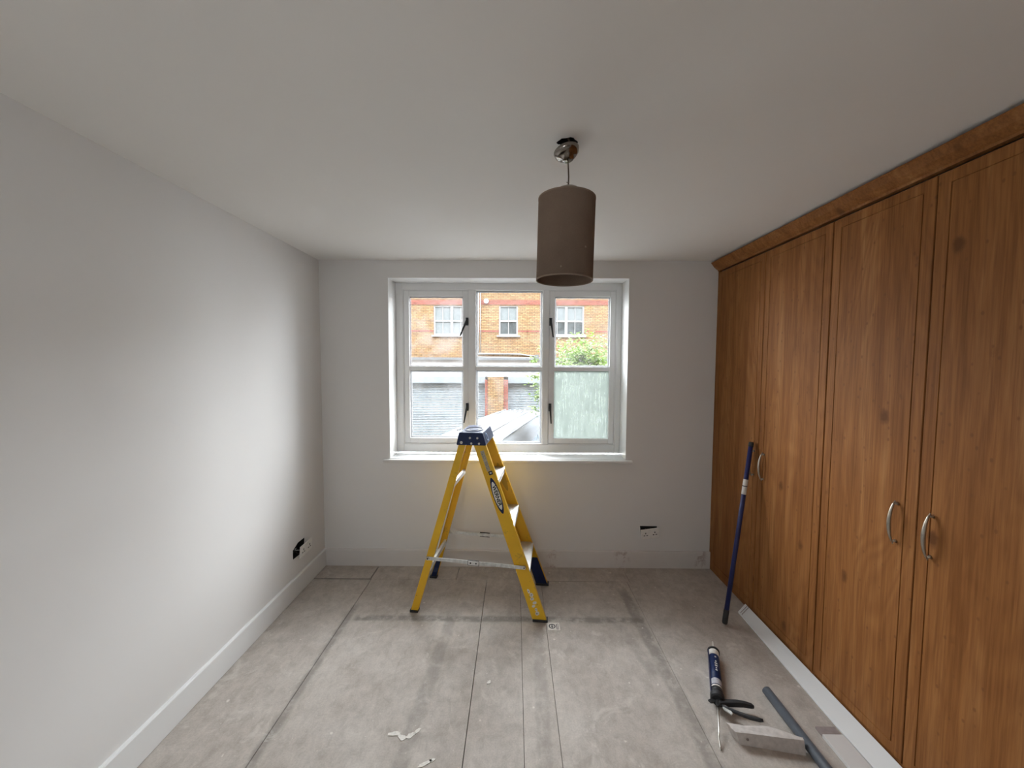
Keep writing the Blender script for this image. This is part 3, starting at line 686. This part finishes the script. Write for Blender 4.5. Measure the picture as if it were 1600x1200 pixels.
MB().prism([(-.008, -.012), (-.042, -.022), (-.058, -.052), (-.048, -.058), (-.020, -.040)], zc-.003, zc+.003, 'z').build('trigger_plate', M['alu_dull'], gun, bevel=.001)
MB().tube([(.03, 0, zc), (-.08, .002, zc-.002), (-.165, .004, zc-.010), (-.178, .006, zc-.016), (-.212, .002, .006), (-.225, .000, .004)], .0032, 10).build('plunger_rod', M['steel'], gun)

# ------------------------------------------------------------------ off-cut of skirting, pipe, white boards
bot = [(.966, 1.556), (1.212, 1.512), (1.216, 1.535), (1.103, 1.588), (.952, 1.600)]
top = [(.950, 1.563), (1.213, 1.528), (1.217, 1.540), (1.104, 1.590), (.934, 1.602)]
# subdivided, uneven broken top
ob = MB()
def ringp(pts, zs): 
    out = []
    for i in range(len(pts)):
        a, b = pts[i], pts[(i+1) % len(pts)]
        for k in range(6): t = k/6; out.append(Vector((lerp(a[0], b[0], t), lerp(a[1], b[1], t), zs(i+t))))
    return out
rb = ringp(bot, lambda q: 0); rt_ = ringp(top, lambda q: .050+random.uniform(-.0025, .0025)*(1 if q > 1 else .3)); 
for i in range(19, 30): rt_[i] += Vector((random.uniform(-.005, .003), random.uniform(-.003, .003), random.uniform(-.006, .002)))
ob.loft([rb, rt_]); ob.v.append(tuple(sum(rt_, Vector())/len(rt_)))
oc = tag(ob.build('timber_offcut', M['whitepaper'], None), 'white-painted broken timber off-cut with a nail hole, beside the caulking gun', 'off-cut')
nh = MB().tube([(.993, 1.5512, .028), (.9925, 1.5492, .028)], [.0055, .005], 14); nh.build('nail_hole', M['mauve'], oc)
def tubepipe(y0, y1, x, R, r):
    n = 28; m = MB()
    def rr(y, q): return [Vector((x+q*math.cos(2*math.pi*k/n), y, R+q*math.sin(2*math.pi*k/n))) for k in range(n)]
    m.loft([rr(y0, r), rr(y0, R), rr(y1, R), rr(y1, r), rr(y0, r)], smooth=True, cap=False); return m
pp = tubepipe(.85, 1.808, 1.240, .0205, .016).build('plastic_pipe', M['greyplastic'])
tag(pp, 'dark grey plastic pipe lying on the floorboards, running out of view', 'pipe')
M['boardwhite'] = paint('white_primer', (.84, .86, .86), .3, 60, .05)
th = math.atan2(.026, .082); tz = .010*math.cos(th); tx = .010*math.sin(th)
def brow(y, yr, xl): return [Vector((xl, y, .0005)), Vector((1.535+tx, yr, .0215-.001)), Vector((1.535, yr, .0215+tz)), Vector((xl-tx*.6, y, tz+.002))]
b1 = tag(MB().loft([brow(.90, .90, 1.434), brow(1.60, 1.60, 1.440), brow(2.425, 2.478, 1.460)]).build('white_board', M['boardwhite'], bevel=.0015), 'long white board lying flat along the foot of the wardrobes', 'board')
for o_ in (.018, .034):
    A = Vector((1.4625, 2.425-o_, tz+.0040)); B = Vector((1.5330, 2.470-o_, .0215+tz-.0002)); W_ = Vector((0, .0022, 0)); U_ = Vector((0, 0, .0008))
    MB().add([A-W_, B-W_, B+W_, A+W_, A-W_+U_, B-W_+U_, B+W_+U_, A+W_+U_], [(0,1,2,3),(7,6,5,4),(0,4,5,1),(1,5,6,2),(2,6,7,3),(3,7,4,0)]).build('edge_groove', M['mauve'], b1)
b2 = tag(MB().box(1.340, 1.430, .95, 1.592, 0, .016).build('white_board', M['boardgrey'], bevel=.002), 'shorter white board lying flat beside the long one, its far end cut away', 'board')
MB().box(1.342, 1.428, 1.592, 1.634, 0, .009).build('bare_end', M['mauve'], b2, bevel=.001)
# floor sticker and paint splats
sk = tag(MB().box(.209, .283, 2.246, 2.314, 0.0002, .0012).build('floor_sticker', M['sticker']), 'small square white sticker with black print by the ladder foot', 'sticker')
q = MB(); q.loft(lathe([(.021, .0013), (.021, .0018), (.015, .0018), (.015, .0013), (.021, .0013)], 20, Matrix.Translation((.236, 2.281, 0))), cap=False)
q.box(.228, .244, 2.278, 2.283, .0013, .0018); q.box(.2335, .2385, 2.262, 2.302, .0013, .0018); q.box(.262, .266, 2.252, 2.300, .0013, .0018)
for k in range(5): q.box(.271, .275, 2.254+k*.011, 2.260+k*.011, .0013, .0018)
split(q, 'sticker_print', M['black'], sk)
def blob(pts, name='plaster_splat'):
    m = MB(); z = .0006
    for (x, y, a, b, rot) in pts:
        ps = []
        for k in range(14):
            t = 2*math.pi*k/14; rr = random.uniform(.7, 1.1); u, v = a*rr*math.cos(t), b*rr*math.sin(t)
            ps.append((x+u*math.cos(rot)-v*math.sin(rot), y+u*math.sin(rot)+v*math.cos(rot)))
        m.prism(ps, .0001, .0022, 'z')
    return m.build(name, M['sticker'])
tag(blob([(-.515, 1.585, .030, .012, .1), (-.480, 1.568, .022, .013, -.5), (-.445, 1.578, .022, .012, .6), (-.420, 1.600, .020, .010, .8)]), 'largest white plaster splat dried on the floorboards in the foreground', 'plaster splat')
tag(blob([(-.355, 1.462, .035, .008, .5), (-.330, 1.475, .015, .007, .3)]), 'thin white plaster streak at the bottom edge of the floor', 'plaster splat')
tag(blob([(-.125, 1.86, .014, .008, .9)]), 'small white plaster drop between two board joints in mid floor', 'plaster splat')
# skirting stains
# ------------------------------------------------------------------ sockets
def socket_face(m, w_, h_, double=True):
    pass
sb = tag(empty('double_socket', (1.068, YB-.020, .284)), 'white double power socket hanging loose and tilted from the window wall', 'socket')
sb.rotation_euler = (math.radians(12), math.radians(-8), 0)
MB().box(-.072, .072, -.006, .004, -.043, .043).build('face_plate', M['socket'], sb, bevel=.003)
for sx_ in (-.036, .036):
    for (px, pz, a, b) in ((0, .010, .0035, .006), (-.011, -.010, .006, .0032), (.011, -.010, .006, .0032)):
        MB().box(sx_+px-a, sx_+px+a, -.0068, -.0058, pz-b, pz+b).build('pin_hole', M['dark'], sb)
for sx_ in (-.012, .012): MB().box(sx_-.005, sx_+.005, -.0085, -.0058, .018, .030).build('rocker_switch', M['socket'], sb, bevel=.001)
for sx_ in (-.062, .062): MB().tube([(sx_, -.0058, 0), (sx_, -.0072, 0)], .003, 12).build('fixing_screw', M['rivet'], sb)
for k in (-1, 1): MB().tube([(k*.02, .004, .0), (k*.025, .02, .010), (k*.02, .045, .014)], .003, 8).build('wire', M['cord'], sb)
sl = tag(empty('double_socket', (XL+.018, 2.676, .288)), 'white double power socket hanging askew from the left wall', 'socket')
sl.rotation_euler = (math.radians(3), math.radians(7), math.radians(-2))
MB().box(-.005, .005, -.071, .071, -.043, .043).build('face_plate', M['socket'], sl, bevel=.003)
for s_ in (-.036, .036):
    for (px, pz, a, b) in ((0, .010, .0035, .006), (-.011, -.010, .006, .0032), (.011, -.010, .006, .0032)):
        MB().box(.0045, .0058, s_+px-a, s_+px+a, pz-b, pz+b).build('pin_hole', M['dark'], sl)
for s_ in (-.012, .012): MB().box(.0045, .0075, s_-.005, s_+.005, .018, .030).build('rocker_switch', M['socket'], sl, bevel=.001)
MB().tube([(-.005, -.030, .004), (-.018, -.055, .010), (-.030, -.070, .016), (-.045, -.060, .008), (-.055, -.030, .005)], .0028, 8).build('wire', M['alu_dull'], sl)
MB().tube([(-.005, -.020, -.010), (-.020, -.060, -.016), (-.045, -.050, -.010)], .0028, 8).build('wire', M['cord'], sl)

# ------------------------------------------------------------------ street outside
GZ = -2.3
tag(MB().box(-30, 30, 3.4, 40, GZ-.3, GZ).build('street', M['asphalt']), kind='structure')
tag(MB().box(-30, 30, 14.5, 17, GZ, GZ+.10).build('far_pavement', M['pave'], bevel=.01), kind='structure')
tag(MB().box(-30, 30, 3.4, 6.0, GZ, GZ+.10).build('near_pavement', M['pave'], bevel=.01), kind='structure')
# unseen outside wall added above and beside the room, to shade the street
fa = MB(); y0, y1 = 3.301, 3.52
for a, b, c, d in ((-30, -1.15, GZ, 15), (1.05, 30, GZ, 15), (-1.15, 1.05, GZ, .60), (-1.15, 1.05, 2.45, 15)): fa.box(a, b, y0, y1, c, d)
tag(fa.build('added_shade_wall', M['brick']), kind='structure')
# --- brick block of flats
bl = tag(empty('brick_building', (0, 18, GZ)), 'yellow brick flats with red brick bands and white sash windows across the street', 'building')
I = Matrix.Translation((0, -18, -GZ))
def far(m, name, mat, parent=bl, sp=False, **k):
    if sp:
        for o in split(m, name, mat, parent, **k): o.matrix_parent_inverse = I
        return
    o = m.build(name, mat, parent, **k)
    if parent is bl or parent is None: o.matrix_parent_inverse = I
    return o
wins = [(-9.6, -7.92), (-6.2, -5.3), (-3.80, -2.12), (-.755, .125), (1.545, 3.20), (5.0, 5.88), (7.6, 9.28)]
z0, z1 = 2.915, 4.29
bw = MB()
xs = [-14.]+[v for p in wins for v in p]+[14.]
for a, b in zip(xs[::2], xs[1::2]): bw.box(a, b, 18.0, 18.3, z0, z1)
bw.box(-14, 14, 18.0, 18.3, GZ, z0); bw.box(-14, 14, 18.0, 18.3, z1, 5.3)
bw.box(-14, 14, 18.3, 26, GZ, 5.3)
far(bw, 'brick_wall', M['brick'])
rb_ = MB(); rb_.box(-14, 14, 17.985, 18.0005, 4.325, 4.545)
for a, b in zip(xs[::2], xs[1::2]): rb_.box(a, b, 17.99, 18.0005, 3.065, 3.14)
far(rb_, 'red_brick_band', M['redbrick'], sp=True)
far(MB().prism([(17.75, 5.3), (17.75, 5.45), (22, 6.1), (26.4, 5.45), (26.4, 5.3)], -14.4, 14.4, 'x'), 'roof', M['tile_roof'])
for a, b in wins:
    nb = 2 if b-a > 1.2 else 1; wsh = (b-a)/nb
    f = MB(); y0, y1 = 18.03, 18.10
    f.box(a, b, y0, y1, z0, z0+.07); f.box(a, b, y0, y1, z1-.06, z1); f.box(a, a+.07, y0, y1, z0+.07, z1-.06); f.box(b-.07, b, y0, y1, z0+.07, z1-.06)
    if nb == 2: f.box(a+wsh-.06, a+wsh+.06, y0, y1, z0+.07, z1-.06)
    fo = far(f, 'window', M['outwhite2'], bl)
    s = MB()
    for k in range(nb):
        c0, c1 = a+k*wsh+.06, a+(k+1)*wsh-.06; zm = (z0+z1)/2-.02
        s.box(c0, c1, y0+.01, y1, zm-.035, zm+.035); s.box((c0+c1)/2-.013, (c0+c1)/2+.013, y0+.015, y1, z0+.07, z1-.06)
    s.box(a-.10, b+.10, 17.93, 18.05, z0-.07, z0)
    s.build('sash_bar', M['outwhite2'], fo)
    for k in range(nb):
        c0, c1 = a+k*wsh+.05, a+(k+1)*wsh-.05; zm = (z0+z1)/2-.02
        MB().box(c0, c1, 18.07, 18.08, zm, z1-.05).build('pane', M['curtain'], fo)
        MB().box(c0, c1, 18.07, 18.08, z0+.06, zm).build('pane', M['curtain'] if a < -3 else M['pane_far'], fo)
dp = MB(); dp.tube([(-1.70, 17.95, 5.3), (-1.70, 17.95, 1.99)], .024, 10); dp.tube([(-1.62, 17.95, 5.3), (-1.62, 17.95, 2.05)], .012, 8)
dp.tube([(-1.72, 17.95, 2.06), (.10, 17.95, 2.05), (1.10, 17.95, 1.93)], .03, 10); dp.tube([(-1.72, 17.95, 1.90), (1.3, 17.95, 1.86)], .03, 10)
far(dp, 'drainpipe', M['outwhite2'], sp=True)
far(MB().box(.92, 1.10, 17.86, 17.99, 1.80, 2.02), 'junction_box', M['outgrey'])
far(MB().tube([(-1.345, 17.9, 4.49), (-1.345, 18.0, 4.49)], .11, 18), 'flue_cap', M['outwhite'])
# --- row of shuttered units in front of it
gb = tag(empty('garage_row', (0, 16.9, GZ)), 'flat-roofed row of roller-shuttered units with a white fascia below the brick flats', 'building')
I2 = Matrix.Translation((0, -16.9, -GZ))
def gfar(m, name, mat, parent=gb, sp=False, **k):
    if sp:
        for o in split(m, name, mat, parent, **k): o.matrix_parent_inverse = I2
        return
    o = m.build(name, mat, parent, **k)
    if parent is gb: o.matrix_parent_inverse = I2
    return o
gfar(MB().box(-14, 14, 16.9, 17.70, 1.03, 1.70), 'fascia', M['outwhite'])
cpn = MB(); cpn.box(-14.1, 14.1, 16.80, 17.70, 1.76, 1.86); gfar(cpn, 'coping', M['outgrey'])
gfar(MB().box(-14, 14, 16.86, 17.70, 1.70, 1.76), 'roof_edge', M['outwhite'])
pil = MB()
for a, b in ((-14, -12.6), (-6.95, -5.75), (-1.31, -.30), (4.35, 5.4), (10, 11)):
    pil.box(a, b, 16.72, 17.6, GZ, .90)
    q = gfar(MB().box(a+.13, b-.19, 16.70, 17.5, GZ, 1.03), 'brick_pier', M['brick'])
gfar(pil, 'pier_quoin', M['redbrick'], sp=True)
for a, b in ((-12.6, -6.95), (-5.75, -1.31), (-.30, 4.35), (5.4, 10)):
    bx = gfar(MB().box(a, b, 16.84, 17.4, .745, 1.029), 'shutter_box', M['shutterbox'])
    m = MB(); n = 40; zt_ = .745
    m.box(a, b, 17.06, 17.10, GZ, zt_)
    for k in range(n):
        z = GZ+.01+k*.0762; 
        if z+.066 < zt_: m.prism([(17.06, z), (17.035, z+.012), (17.03, z+.033), (17.035, z+.054), (17.06, z+.066)], a, b, 'x')
    so = gfar(m, 'roller_shutter', M['shutter']); tag(so, kind='stuff')
# --- white van (local: +x forward)
van = tag(empty('van', (-1.05, 7.8, GZ), math.atan2(-.968, -.25)), 'white high-roof van parked in the street just outside the window', 'van')
def vs(x, ht, hw_top, hw, zb=.28, n=7):
    """cross section of the body, symmetrical"""
    half = [(hw*.96, zb), (hw, zb+.25), (hw, min(1.15, ht*.62)), (lerp(hw, hw_top, .62), ht*.86), (hw_top, ht-.06), (hw_top*.80, ht-.012), (hw_top*.35, ht+.012)]
    pts = half+[(-y, z) for y, z in reversed(half)]
    return [Vector((x, y, z)) for y, z in pts]
st_ = [(-5.15, 2.20, .60, .95), (-5.10, 2.34, .66, .97), (-4.2, 2.40, .68, 1.0), (-2.6, 2.42, .69, 1.0), (-1.0, 2.41, .68, 1.0), (-.25, 2.38, .66, 1.0), (.05, 2.26, .60, .99), (.45, 1.95, .66, .99), (.95, 1.50, .74, .98), (1.10, 1.32, .80, .98), (1.75, 1.12, .74, .93), (1.95, .80, .70, .88)]
body = MB().loft([vs(*a) for a in st_], smooth=True)
vb = body.build('body', M['van'], van); 
m = MB()
for y in (-.40, -.24, -.08, .08, .24, .40): m.tube([(-4.6, y, 2.425), (-.6, y, 2.424)], .016, 6)
split(m, 'roof_rib', M['van'], vb)
m = MB()
for s in (-1, 1): m.tube([(-4.9, s*.70, 2.315), (-2.6, s*.725, 2.335), (-.5, s*.705, 2.31), (-.12, s*.70, 2.22), (.1, s*.72, 2.05)], .014, 6)
split(m, 'roof_gutter', M['vanline'], vb)
def sidequad(xa, xb, za, zb_, s):
    def yy(z): 
        t = (z-1.15)/(2.064-1.15); return lerp(1.0, lerp(1.0, .69, .62), max(0, min(1, t)))+.006
    vsq = [Vector((xa, s*yy(za), za)), Vector((xb, s*yy(za), za)), Vector((xb-.02, s*yy(zb_), zb_)), Vector((xa, s*yy(zb_), zb_))]
    return MB().add(vsq+[v-Vector((0, s*.02, 0)) for v in vsq], [(0,1,2,3),(7,6,5,4),(0,4,5,1),(1,5,6,2),(2,6,7,3),(3,7,4,0)])
for s in (-1, 1):
    for xa, xb in ((-4.8, -3.5), (-3.4, -2.1), (-2.0, -.75), (-.65, .40)): sidequad(xa, xb, 1.25, 1.86, s).build('side_window', M['vanglass'], vb)
ws = [Vector((.12, .52, 2.235)), Vector((.12, -.52, 2.235)), Vector((.97, -.74, 1.505)), Vector((.97, .74, 1.505))]
MB().add([v+Vector((.012, 0, .012)) for v in ws]+[v-Vector((.02, 0, .02)) for v in ws], [(0,1,2,3),(7,6,5,4),(0,4,5,1),(1,5,6,2),(2,6,7,3),(3,7,4,0)]).build('windscreen', M['vanglass'], vb)
for x_ in (-4.0, 1.0):
    for s in (-1, 1): MB().tube([(x_, s*.78, .34), (x_, s*1.0, .34)], [.34, .34], 24).build('wheel', M['tyre'], van, bevel=.02)
for s in (-1, 1): MB().box(.48, .60, s*1.02-.10*(s < 0), s*1.02+.10*(s > 0), 1.35, 1.65).build('wing_mirror', M['van'], van, bevel=.02)
for s in (-1, 1): MB().box(1.80, 1.93, s*.72-.14, s*.72+.14, .78, .98).build('headlamp', M['vanglass'], van, bevel=.03)
# --- street tree
tr = tag(empty('street_tree', (1.66, 9.6, GZ)), 'young tree with fresh light green leaves seen through the right casement', 'tree')
tk = MB(); tk.tube([(0, 0, 0), (.03, 0, 1.2), (-.02, .02, 2.4), (.02, 0, 3.3), (0, 0, 4.2)], [.09, .075, .06, .045, .02], 10)
tips = []
for k in range(26):
    a = random.uniform(0, 2*math.pi); z = random.uniform(1.9, 3.9); L = random.uniform(.5, 1.05)*(1.15-abs(z-3.0)*.35)
    p0 = Vector((0, 0, z)); p1 = p0+Vector((math.cos(a)*L*.5, math.sin(a)*L*.5, .22)); p2 = p0+Vector((math.cos(a)*L, math.sin(a)*L, .38))
    tk.tube([p0, p1, p2], [.022, .014, .006], 6); tips += [p1, p2, (p1+p2)/2]
tk.build('trunk', M['bark'], tr)
lf = MB()
def leaf(c, s):
    n = Vector((random.gauss(0, .45), random.gauss(0, .45), 1)).normalized(); a = n.orthogonal().normalized()
    a = Matrix.Rotation(random.uniform(0, 6.28), 3, n) @ a; b = n.cross(a)
    pts = [(0, 0), (.38, .12), (.30, .40), (.02, .30), (-.28, .42), (-.36, .12)]
    lf.add([c+a*(x*s)+b*((y-.2)*s)-n*(abs(x)*s*.25) for x, y in pts], [tuple(range(6))])
for t in tips:
    for k in range(34):
        c = t+Vector((random.gauss(0, .17), random.gauss(0, .17), random.gauss(.04, .13))); leaf(c, random.uniform(.09, .17))
for k in range(3400):
    d = Vector((random.gauss(0, 1), random.gauss(0, 1), random.gauss(0, 1))).normalized(); rr = random.uniform(.55, 1.0)
    leaf(Vector((d.x*1.12*rr, d.y*1.12*rr, 3.30+d.z*1.50*rr)), random.uniform(.09, .16))
for c0 in ((-1.22, -.1, 3.98), (-1.20, -.2, 3.62), (-1.15, -.1, 3.10), (-1.18, 0, 2.78), (-.98, -.1, 4.3)):
    for k in range(26): leaf(Vector(c0)+Vector((random.gauss(0, .07), random.gauss(0, .07), random.gauss(0, .05))), random.uniform(.09, .14))
tag(lf.build('foliage', M['leaf'], tr, fix=False), kind='stuff')
